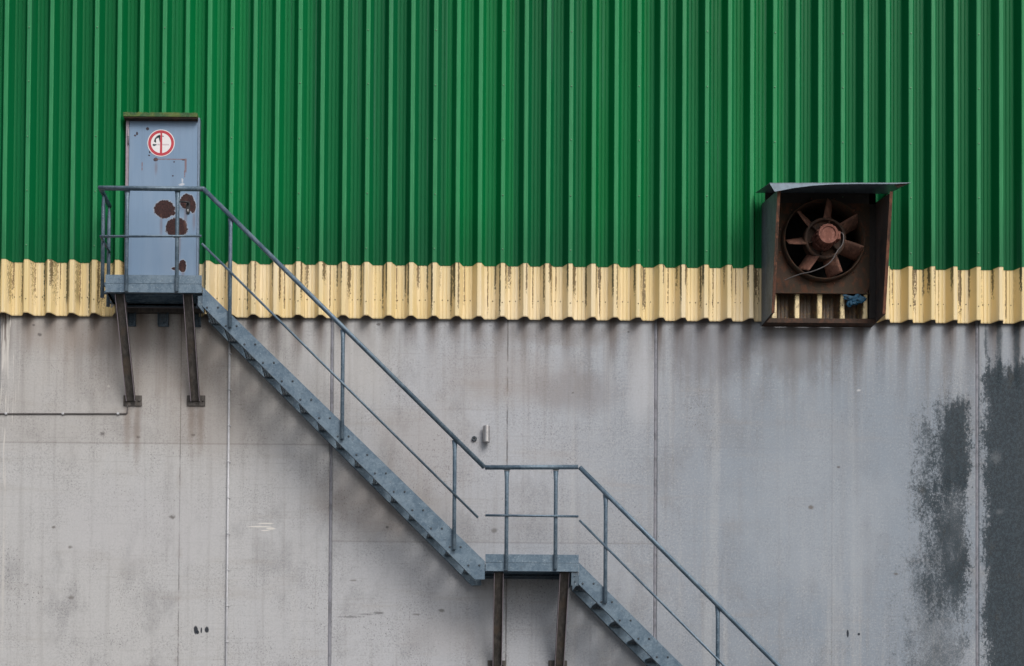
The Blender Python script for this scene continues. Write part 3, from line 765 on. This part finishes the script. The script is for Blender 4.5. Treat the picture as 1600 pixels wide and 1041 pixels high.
# hangers on the wall below the upper platform and the wall beam
bm = NB(); z0 = Z(488, 250, .06); box(bm, p1[0] + .1, p1[1] - .02, -.068, -.0, z0, p1[4] - .045); obj('wall_beam', bm, 'brace', st)
for (a_, b_) in ((199, 212.5), (247, 263.5), (303, 314)):
    bm = NB(); xa, xb = X(a_, 500, .02), X(b_, 500, .02); za, zb = Z(510, 250, .02), Z(486, 250, .02)
    box(bm, xa, xb, -.012, -.001, za, zb); box(bm, xa, xa + .008, -.06, -.0122, za + .01, zb); box(bm, xb - .008, xb, -.06, -.0122, za + .01, zb)
    dome(bm, ((xa + xb) / 2, -.0122, za + .045), .014, .012, seg=6)
    obj('wall_bracket', bm, 'galvd', st)
bm = NB(); z0, z1 = Z(904, 830, .06), Z(893, 830, .06); box(bm, p2[0] + .01, p2[1] - .05, -.066, -.0, z0, p2[4] - .045); obj('wall_beam', bm, 'galvd', st)
# bracket joining lower flight to the landing
bm = NB(); a = PF(893, 893); b = PF(904, 915)
box(bm, a.x, b.x, -W + .01, -W + .018, b.z, a.z); box(bm, a.x, a.x + .008, -W + .0182, -.1, b.z, a.z)
for q in (.3, .7): dome(bm, ((a.x + b.x) / 2, -W + .0098, b.z + (a.z - b.z) * q), .012, .01, seg=6)
obj('splice_bracket', bm, 'galvd', st)
bm = NB(); a = PF(309, 462); b = PF(318, 484)
prism(bm, [(a.x, -W + .01, a.z), (b.x, -W + .01, a.z), (b.x, -W + .01, b.z - .03), (a.x, -W + .01, b.z + .05)], (0, .06, 0)); obj('splice_bracket', bm, 'galvd', st)
# braces: channel from the platform front down to a foot plate on the wall
def brace(xt0, xt1, yt_, xb0, xb1, yb_, dt, px0, px1, py0, py1):
    t = P((xt0 + xt1) / 2, yt_, dt); b = P((xb0 + xb1) / 2, yb_, .03)
    wd = .104
    ax = (t - b).normalized(); sx_ = Vector((1, 0, 0)); sx_ = (sx_ - ax * sx_.dot(ax)).normalized(); nrm = ax.cross(sx_).normalized()
    if nrm.y > 0: nrm = -nrm                           # towards the viewer
    bm = NB(); h = wd / 2; t1, hf = .006, .046
    prof = [(-h, hf), (-h, 0), (h, 0), (h, hf), (h - t1, hf), (h - t1, t1), (-h + t1, t1), (-h + t1, hf)]
    prism(bm, [b + sx_ * u + nrm * v for u, v in prof], t - b)
    o = obj('brace', bm, 'brace', st)
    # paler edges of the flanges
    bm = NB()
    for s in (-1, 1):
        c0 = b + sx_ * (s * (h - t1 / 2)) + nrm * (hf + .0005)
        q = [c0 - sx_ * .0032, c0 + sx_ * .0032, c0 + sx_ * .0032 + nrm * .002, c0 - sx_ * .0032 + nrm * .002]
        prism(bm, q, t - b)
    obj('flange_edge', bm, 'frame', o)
    bm = NB(); p = P(px0, py0, .01); q = P(px1, py1, .01)
    box(bm, p.x, q.x, -.014, -.0005, q.z, p.z)
    for s in (.13, .87): dome(bm, (p.x + (q.x - p.x) * s, -.0142, (p.z + q.z) / 2), .015, .014, seg=6)
    dome(bm, ((p.x + q.x) / 2, -.0142, (p.z + q.z) / 2 - .02), .022, .006, seg=8)
    obj('foot_plate', bm, 'brace', o)
brace(180.5, 195.5, 459, 197.5, 213, 626, .50, 193, 221.5, 618, 634.5)
brace(286.5, 301.5, 459, 298.5, 313, 626, .50, 292, 320.5, 618, 634.5)
brace(771.5, 786.5, 894, 769, 784, 1040, .50, 762, 790.5, 1032, 1048)
brace(874, 889, 894, 865.5, 881, 1040, .50, 857, 886, 1032, 1048)

# ---- railings
RD = .625; rr = .0255; mr = .0130; pr_ = .0215
def PR(px, py, d=RD): return P(px, py, d)
bend1, bend2, bend3 = PR(318, 295.5), PR(757, 730.5), PR(905.5, 730.0)
tl = PR(157, 294)
side_end = Vector((tl.x, -.15, tl.z - .0))
xe = 905.5 + (zpix(0, 1.0) - 730)
low_end = (905.5 + 330 * 1.5, 730 + 330 * 1.503)
r2 = (bend2 - bend1).normalized(); r4 = (PR(1217, 1041.5) - bend3).normalized()
L4 = (bend3.z - 1.02) / -r4.z
bm = NB(); tube(bm, [side_end, tl, bend1 - Vector((.0, 0, 0))], rr, 16); obj('handrail', bm, 'galv', st)
bm = NB(); tube(bm, [bend1, bend2], rr, 16); obj('handrail', bm, 'galv', st)
bm = NB(); tube(bm, [bend2 + Vector((.006, 0, 0)), bend3 - Vector((.018, 0, 0))], rr, 16); obj('handrail', bm, 'galv', st)
bm = NB(); tube(bm, smooth_path([bend3, bend3 + r4 * L4, bend3 + r4 * L4 + Vector((.10, 0, -.16)), bend3 + r4 * L4 + Vector((.05, 0, -.24))], 1), rr, 16); obj('handrail', bm, 'galv', st)
for p_, r_ in ((bend1, .0255), (tl, .0255)):
    bm = NB(); bmesh.ops.create_icosphere(bm, subdivisions=2, radius=r_, matrix=Matrix.Translation(p_)); obj('rail_elbow', bm, 'galv', st, smooth=True)
MD = .632
def mid(a, b):
    bm = NB(); tube(bm, [P(*a, MD), P(*b, MD)] if len(a) == 2 else [Vector(a), Vector(b)], mr, 10); obj('mid_rail', bm, 'galv', st)
ml = P(157.5, 369.5, RD); 
bm = NB(); tube(bm, [Vector((ml.x, -.15, ml.z)), ml, P(315, 369, RD)], mr, 10); obj('mid_rail', bm, 'galv', st)
mid((315.5, 381), (747, 809)); mid((758.5, 805.3), (903.5, 807))
m0 = P(905.5, 813, MD); md = (P(1120, 1029, MD) - m0).normalized()
bm = NB(); tube(bm, [m0, m0 + md * ((m0.z - .55) / -md.z)], mr, 10); obj('mid_rail', bm, 'galv', st)
def post(px, pyt, pyb, d=None, top=None, zb=None):
    d = d or W + .0255
    pt_ = top or P(px, pyt, d); pb = P(px, pyb, d) if zb is None else Vector((pt_.x, pt_.y, zb))
    pb = Vector((pt_.x, pt_.y, pb.z)) if top or True else pb
    L = pt_.z - pb.z
    bm = NB()
    # flattened, splayed head that is welded under the rail, round shaft, closed foot
    zs = [0, .012, .05, .12, .16, L - .004, L]
    fl = [(1.45, .4), (1.42, .5), (1.2, .8), (1.03, 1), (1, 1), (1, 1), (.8, .8)]
    tube(bm, [pt_ - Vector((0, 0, q)) for q in zs], pr_, 14, flat=[(b_, a_) if False else (a_, b_) for a_, b_ in fl])
    o = obj('post', bm, 'galv', st)
for (px, a_, b_) in ((199, 298, 456), (277.6, 298, 456), (360.6, 341, 512), (536, 515, 686.5), (710.7, 688, 859.5), (792.0, 733, 891.5), (868.6, 733, 890.5), (946.5, 773, 942.5), (1121.6, 947.5, 1117)):
    post(px, a_, b_)
for px in (792.0, 868.6):
    t_ = P(px, 733, W + .0255); bm = NB()
    tube(bm, [t_ - Vector((0, 0, q)) for q in (.004, .014, .022)], pr_ * 1.03, 14, flat=[(1.47, .45), (1.45, .56), (1.3, .62)]); obj('weld', bm, 'weld', st)
for px in (1296.5, 1420):
    xx = PR(px, 1041).x; s = (xx - bend3.x) / r4.x
    if bend3.z + r4.z * s < .9: continue
    top = bend3 + r4 * s; post(px, 0, 0, top=Vector((top.x, -(W + .0255), top.z - rr * 1.3)), zb=max(.05, top.z - 1.22))
# two posts on the left end of the platform
for d_, pb_ in ((.47, 465), (.16, 479)):
    t_ = Vector((tl.x, -d_, tl.z - rr)); 
    bm = NB(); zb = P(160, pb_, d_).z; L = t_.z - zb
    tube(bm, [t_ - Vector((0, 0, q)) for q in (0, .012, .05, .12, .16, L)], pr_, 14, flat=[(.5, 1.5), (.5, 1.45), (.8, 1.25), (1, 1), (1, 1), (1, 1)]); obj('post', bm, 'galv', st)
    for (ca, cb_) in ((p1[2] - .09, p1[2] - .05), (p1[3] + .02, p1[3] + .05)):
        bm = NB(); box(bm, tl.x + pr_ + .0005, p1[0] - .0005, -d_ - .02, -d_ + .02, ca, cb_); obj('post_clamp', bm, 'galvd', st)
    # tl.x + pr_ + .0005, p1[0] - .0005, -d_ - .02, -d_ + .02, p1[3] + .02, p1[3] + .05); obj('post_clamp', bm, 'galvd', st)

# ------------------------------------------------------------------ fan housing
fan = thing('ventilation_fan', 'rusty industrial exhaust fan in an open box with sheet hood on the green wall', 'fan', (X(1290, 450), -.1, Z(505, 1290)))
bx0, bx1 = X(1188.5, 420), X(1361, 420)
PX1 = X(1358.5, 420, .165)
zb_ = Z(509, 1200, .03)
zf_b = P(1209, 489.5, .43).z; zt_ = P(1216, 299, .64).z
DT, DB = .64, .43
def side(x, inner=False):
    bm = NB(); th = .004
    prism(bm, [(x, -.002, zb_), (x, -DB, zf_b), (x, -DT, zt_ + .01), (x, -.002, zt_ + .12)], (th, 0, 0))
    return bm
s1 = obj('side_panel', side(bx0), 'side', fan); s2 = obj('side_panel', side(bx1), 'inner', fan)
for x, s in ((bx0, 1), (bx1, -1)):
    bm = NB(); a = Vector((x, -DB - .001, zf_b)); b = Vector((x, -DT - .001, zt_ + .005)); e = .032 * s
    o_ = .0042 if s > 0 else -.0002
    prism(bm, [a + Vector((-.001 * s, 0, 0)), a + Vector((e, 0, 0)), a + Vector((e, -.005, 0)), a + Vector((-.001 * s, -.005, 0))], b - a)
    dn = Vector((0, .035, 0))
    xi = x + (.0045 if s > 0 else -.0005 - .004)
    prism(bm, [Vector((xi, -DB, zf_b)), Vector((xi + .004, -DB, zf_b)), Vector((xi + .004, -DB + .035, zf_b)), Vector((xi, -DB + .035, zf_b))], Vector((0, -(DT - DB), zt_ - zf_b)))
    obj('edge_angle', bm, 'rust', s1 if s > 0 else s2)
    bm = NB(); a = Vector((x + (.0045 if s > 0 else -.0205), -.15, zb_ - .002)); b = Vector((a.x, -DB, zf_b))
    prism(bm, [a, a + Vector((.02, 0, 0)), a + Vector((.02, 0, .006)), a + Vector((0, 0, .006))], b - a); obj('edge_angle', bm, 'rustd', s1 if s > 0 else s2)
# bottom angle on the wall
bm = NB(); box(bm, bx0 + .005, bx1 - .001, -.155, -.148, zb_ - .005, zb_ + .045); box(bm, bx0 + .005, bx1 - .001, -.1478, -.01, zb_ - .005, zb_); obj('bottom_angle', bm, 'rustd', fan)
# fan plate with round opening, inlet ring
fcx, fcz = P(1287, 375, .2).x, P(1287, 375, .2).z; FR = .452
PY = -.165; pz0 = P(1290, 459, .165).z; pz1 = zt_ + .075
bm = NB(); seg = 64
def plate_ring(bm, y):
    inn = [bm.verts.new((fcx + FR * math.cos(2 * math.pi * k / seg), y, fcz + FR * math.sin(2 * math.pi * k / seg))) for k in range(seg)]
    out = []
    for k in range(seg):
        a = 2 * math.pi * k / seg; dx, dz = math.cos(a), math.sin(a)
        t = min(((PX1 - fcx) / dx) if dx > 1e-6 else 1e9, ((bx0 + .006 - fcx) / dx) if dx < -1e-6 else 1e9, ((pz1 - fcz) / dz) if dz > 1e-6 else 1e9, ((pz0 - fcz) / dz) if dz < -1e-6 else 1e9)
        out.append(bm.verts.new((fcx + dx * t, y, fcz + dz * t)))
    return inn, out
i1, o1 = plate_ring(bm, PY); 
for k in range(seg):
    j = (k + 1) % seg
    bm.faces.new((i1[k], i1[j], o1[j], o1[k]))
box(bm, bx0 + .006, PX1, PY - .03, PY - .001, pz0 - .008, pz0 - .002); box(bm, PX1 - .004, PX1, PY + .001, -.02, pz0, pz1)
obj('fan_plate', bm, 'plate', fan)
bm = NB(); box(bm, PX1 + .001, bx1 - .002, -.150, -.145, zb_ + .05, P(1190, 299, .13).z); obj('back_strip', bm, 'soot', fan)  # dark filler, paints in the shade of the gap beside the plate
bm = NB(); box(bm, bx0 + .006, bx1 - .002, -.150, -.145, pz1 + .001, P(1190, 299, .13).z + .0); obj('back_strip', bm, 'soot', fan)  # dark filler, paints in the shade up under the hood
bm = NB()
rg = [(FR + .018, PY - .001), (FR + .018, PY - .035), (FR + .002, PY - .075), (FR - .006, PY - .075), (FR - .004, .20), (FR + .004, .20)]
rv = [[bm.verts.new((fcx + r * math.cos(2 * math.pi * k / seg), y, fcz + r * math.sin(2 * math.pi * k / seg))) for k in range(seg)] for r, y in rg]
for i in range(len(rg)):
    for k in range(seg): bm.faces.new((rv[i][k], rv[i][(k + 1) % seg], rv[(i + 1) % len(rg)][(k + 1) % seg], rv[(i + 1) % len(rg)][k])).smooth = True
obj('inlet_ring', bm, 'plate', fan)
for k in range(12):
    a = 2 * math.pi * (k + .5) / 12; bm = NB(); dome(bm, (fcx + (FR + .045) * math.cos(a), PY - .0005, fcz + (FR + .045) * math.sin(a)), .011, .009, seg=6)
    if fcx + (FR + .045) * math.cos(a) < PX1 - .01 and fcx + (FR + .045) * math.cos(a) > bx0 + .02: obj('flange_bolt', bm, 'rust', fan)
    else: bm.free()
bm = NB(); 
vs = [bm.verts.new((fcx + (FR + .003) * math.cos(2 * math.pi * k / seg),   .19, fcz + (FR + .003) * math.sin(2 * math.pi * k / seg))) for k in range(seg)]; vb = [bm.verts.new((v.co.x, v.co.y + .002, v.co.z)) for v in vs]
bm.faces.new(vs); bm.faces.new(vb[::-1])
for k in range(seg): bm.faces.new((vs[k], vs[(k + 1) % seg], vb[(k + 1) % seg], vb[k]))
obj('duct_end', bm, 'void', fan)  # black disc, the duct's darkness put into its colour
def lathe(bm, prof, cx, cz, seg=40, mi=0):
    rv = [[bm.verts.new((cx + max(r, .0005) * math.cos(2 * math.pi * k / seg), y, cz + max(r, .0005) * math.sin(2 * math.pi * k / seg))) for k in range(seg)] for r, y in prof]
    for i in range(len(prof) - 1):
        for k in range(seg): bm.faces.new((rv[i][k], rv[i][(k + 1) % seg], rv[i + 1][(k + 1) % seg], rv[i + 1][k])).material_index = mi
    bm.faces.new(rv[0]).material_index = mi; bm.faces.new(rv[-1][::-1]).material_index = mi
bm = NB(); lathe(bm, [(.235, PY), (.235, PY - .085), (.225, PY - .095), (.205, PY - .095), (.195, PY - .05), (.12, PY - .035), (.11, PY - .035)], fcx, fcz, 48)
for k in range(6):
    a = k * math.pi / 3 + .3; d = Vector((math.cos(a), 0, math.sin(a))); t = Vector((-math.sin(a), 0, math.cos(a))) * .006
    c0 = Vector((fcx, PY - .036, fcz)) + d * .10; c1 = Vector((fcx, PY - .052, fcz)) + d * .195
    prism(bm, [c0 - t, c0 + t, c0 + t + Vector((0, -.05, 0)), c0 - t + Vector((0, -.05, 0))], c1 - c0)
obj('hub', bm, 'rustd', fan)
for k in range(7):
    a = R(30 + 360 / 7 * k); d = Vector((math.cos(a), 0, math.sin(a))); t = Vector((-math.sin(a), 0, math.cos(a)))
    rows = []; bm = NB(); n = 8
    for i in range(n + 1):
        s = i / n; r = .215 + (FR - .022 - .215) * s; tw = R(42 + 16 * s); ch = .165 + .045 * s
        row = []
        for j in range(7):
            v = (j / 6 - .5) * ch; camb = .018 * (1 - (2 * j / 6 - 1) ** 2)
            row.append(Vector((fcx, PY - .045, fcz)) + d * r + t * (v * math.cos(tw) - camb * math.sin(tw)) + Vector((0, -(v * math.sin(tw)) - camb * math.cos(tw), 0)))
        rows.append(row)
    for off, flip in ((0, 0), (.004, 1)):
        g_ = [[bm.verts.new(p + Vector((0, off, 0))) for p in row] for row in rows]
        for i in range(n):
            for j in range(6):
                q = (g_[i][j], g_[i + 1][j], g_[i + 1][j + 1], g_[i][j + 1]); bm.faces.new(q[::-1] if flip else q)
        if off == 0: g0 = g_
    for i in range(n):
        bm.faces.new((g0[i][0], g_[i][0], g_[i + 1][0], g0[i + 1][0])); bm.faces.new((g0[i][6], g0[i + 1][6], g_[i + 1][6], g_[i][6]))
    for j in range(6):
        bm.faces.new((g0[n][j], g_[n][j], g_[n][j + 1], g0[n][j + 1]))
    obj('blade', bm, 'blade', fan, smooth=True)
mcx, mcz = P(1291.5, 367.5, .42).x, P(1291.5, 367.5, .42).z
mcx, mcz = (mcx * .5 + fcx * .5), (mcz * .5 + fcz * .5)
bm = NB(); lathe(bm, [(.122, PY - .03), (.122, PY - .13), (.112, PY - .135), (.112, PY - .25), (.106, PY - .262), (.082, PY - .262), (.078, PY - .252), (.0, PY - .252)], mcx, mcz, 36)
for k in range(16):
    a = 2 * math.pi * k / 16; d = Vector((math.cos(a), 0, math.sin(a))); t = Vector((-math.sin(a), 0, math.cos(a))) * .003
    c0 = Vector((mcx, PY - .137, mcz)) + d * .108
    prism(bm, [c0 - t, c0 + t, c0 + t + d * .016, c0 - t + d * .016], (0, -.10, 0))
mot = obj('motor', bm, 'motor', fan)
bm = NB(); box(bm, mcx + .085, mcx + .15, PY - .22, PY - .10, mcz - .05, mcz + .045); obj('terminal_box', bm, 'motor', mot, bevel=.01)
p0 = Vector((mcx + .135, PY - .20, mcz + .04))
bm = NB(); tube(bm, smooth_path([p0, p0 + Vector((.045, -.03, -.03)), p0 + Vector((.03, -.05, -.16)), P(1308, 392, .40), P(1298, 412, .38), P(1270, 425, .34), P(1250, 428, .28), P(1226, 438, .22)], 3), .0065, 8); obj('power_cable', bm, 'cable', fan)
bm = NB()
# hood sheet with turned-down front lip, wider than the box
hl, hr_ = P(1180, 301, .12), None
A = P(1180.5, 301.5, .13); B = P(1202.5, 286.5, .69); Cc = P(1422.5, 286.0, .69)
Dd = Vector((Cc.x - .03, A.y, A.z))
th = Vector((0, 0, .004))
rows = []; n = 24
for i in range(n + 1):
    s = i / n
    pb = A.lerp(Dd, s); pf = B.lerp(Cc, s)
    sag = -.006 * math.sin(s * math.pi)
    rows.append((pb, pb.lerp(pf, .5) + Vector((0, 0, sag * 2)), pf))
top = [[bm.verts.new(q + th) for q in r_] for r_ in rows]; bot = [[bm.verts.new(q) for q in r_] for r_ in rows]
for i in range(n):
    for j in range(2):
        bm.faces.new((top[i][j], top[i][j + 1], top[i + 1][j + 1], top[i + 1][j])); bm.faces.new((bot[i][j], bot[i + 1][j], bot[i + 1][j + 1], bot[i][j + 1]))
    bm.faces.new((top[i][2], bot[i][2], bot[i + 1][2], top[i + 1][2])); bm.faces.new((top[i][0], top[i + 1][0], bot[i + 1][0], bot[i][0]))
for e_ in (0, n):
    for j in range(2): bm.faces.new((top[e_][j], bot[e_][j], bot[e_][j + 1], top[e_][j + 1]))
hood = obj('hood', bm, 'hood', fan)
# front lip, deep at the left corner and running out to the right
pp = [(1202.5, 286.8), (1422, 286.4), (1400, 287.6), (1340, 287.5), (1300, 288.2), (1270, 290.2), (1240, 294), (1222, 297.5), (1210.5, 299.6)]
bm = NB(); prism(bm, [P(a, b, .697) for a, b in pp], (0, .005, 0)); obj('hood_lip', bm, 'hood', hood)
bm = NB(); q0 = P(1402.5, 287, .685); prism(bm, [P(1420, 287, .68), P(1402, 293.5, .66), P(1396, 288, .66)], (0, .003, 0)); obj('hood_lip', bm, 'rustd', hood)
# blue rag
bm = NB(); bmesh.ops.create_icosphere(bm, subdivisions=4, radius=1)
c_ = P(1334, 468, .19)
from mathutils import noise as mn
for v in bm.verts:
    p = v.co.copy(); k = 1 + .8 * mn.noise(p * 1.5 + Vector((3, 1, 2))) + .35 * mn.noise(p * 3.1) + .12 * mn.noise(p * 9)
    v.co = Vector((p.x * .088 * k, p.y * .022 * k, p.z * (.05 if p.z > 0 else .065) * k + .01 * math.sin(p.x * 5))) + c_
    if p.x > .3: v.co.z += .03 * (p.x - .3)
rag = obj('rag', bm, 'blue', smooth=True); tag(rag, 'crumpled blue rag stuck under the rusty fan plate', 'rag')

# ------------------------------------------------------------------ small wall fixtures
cx_ = X(356.8, 760); zc0, zc1 = .3, Z(520, 357)
cd = thing('wall_conduit', 'thin white vertical conduit pipe clipped to concrete below the stairs', 'pipe', (cx_, -.02, zc0))
bm = NB(); tube(bm, [(cx_, -.018, zc0), (cx_, -.018, zc1)], .0125, 12); obj('pipe', bm, 'white', cd)
py = 553.5
while Z(py) > .4:
    z = Z(py, 357); bm = NB(); tube(bm, [(cx_, -.018, z - .008), (cx_, -.018, z + .008)], .0155, 12); box(bm, cx_ + .0158, cx_ + .026, -.010, -.001, z - .007, z + .007); obj('clip', bm, 'white', cd); py += 56.2
p_ = P(198.5, 646.5, .008); q_ = P(-260, 646.8, .008)
cb = thing('wall_cable', 'thin grey horizontal cable clipped on the concrete at left of the brace foot', 'cable', (P(100, 647).x, -.01, P(100, 647).z))
bm = NB(); tube(bm, smooth_path([q_, p_ - Vector((.05, 0, 0)), p_, p_ + Vector((.004, 0, .04)), P(199.5, 634, .008)], 1), .0075, 8); obj('cable_run', bm, 'cable', cb)
for px in (-79, 9.7, 98.6, 184.6):
    c0 = P(px, 647, .0); bm = NB(); dome(bm, (c0.x, -.002, c0.z), .018, .022, seg=12); obj('clip', bm, 'white', cb)
# stainless cylinder and round socket
c0 = P(760, 678.5, .05); z0, z1 = P(760, 691.5, .05).z, P(760, 666, .05).z
sc1 = thing('wall_fixture', 'small upright stainless steel cylinder mounted on the concrete above the handrail bend', 'wall fixture', (c0.x, -.05, z0))
bm = NB(); tube(bm, [(c0.x, -.052, z0), (c0.x, -.052, z0 + .004), (c0.x, -.052, z1 - .004), (c0.x, -.052, z1)], [.040, .040, .040, .040], 28); obj('tube_body', bm, 'steel', sc1)
bm = NB(); box(bm, c0.x - .022, c0.x + .022, -.0125, -.001, z0 + .03, z1 - .03); obj('wall_mount', bm, 'brace', sc1)
c1 = P(741, 685.7, .01)
bm = NB(); lathe(bm, [(.030, -.001), (.030, -.018), (.025, -.024), (.014, -.024), (.013, -.012), (.0, -.012)], c1.x, c1.z, 28)
rs = thing('key_switch', 'tiny round metal key switch beside the stainless cylinder on concrete', 'switch', (c1.x, -.001, c1.z))
obj('switch_ring', bm, 'bolt', rs)
bm = NB(); lathe(bm, [(.0108, -.0125), (.0108, -.0145), (.0, -.0145)], c1.x, c1.z, 16); obj('key_slot', bm, 'black', rs)
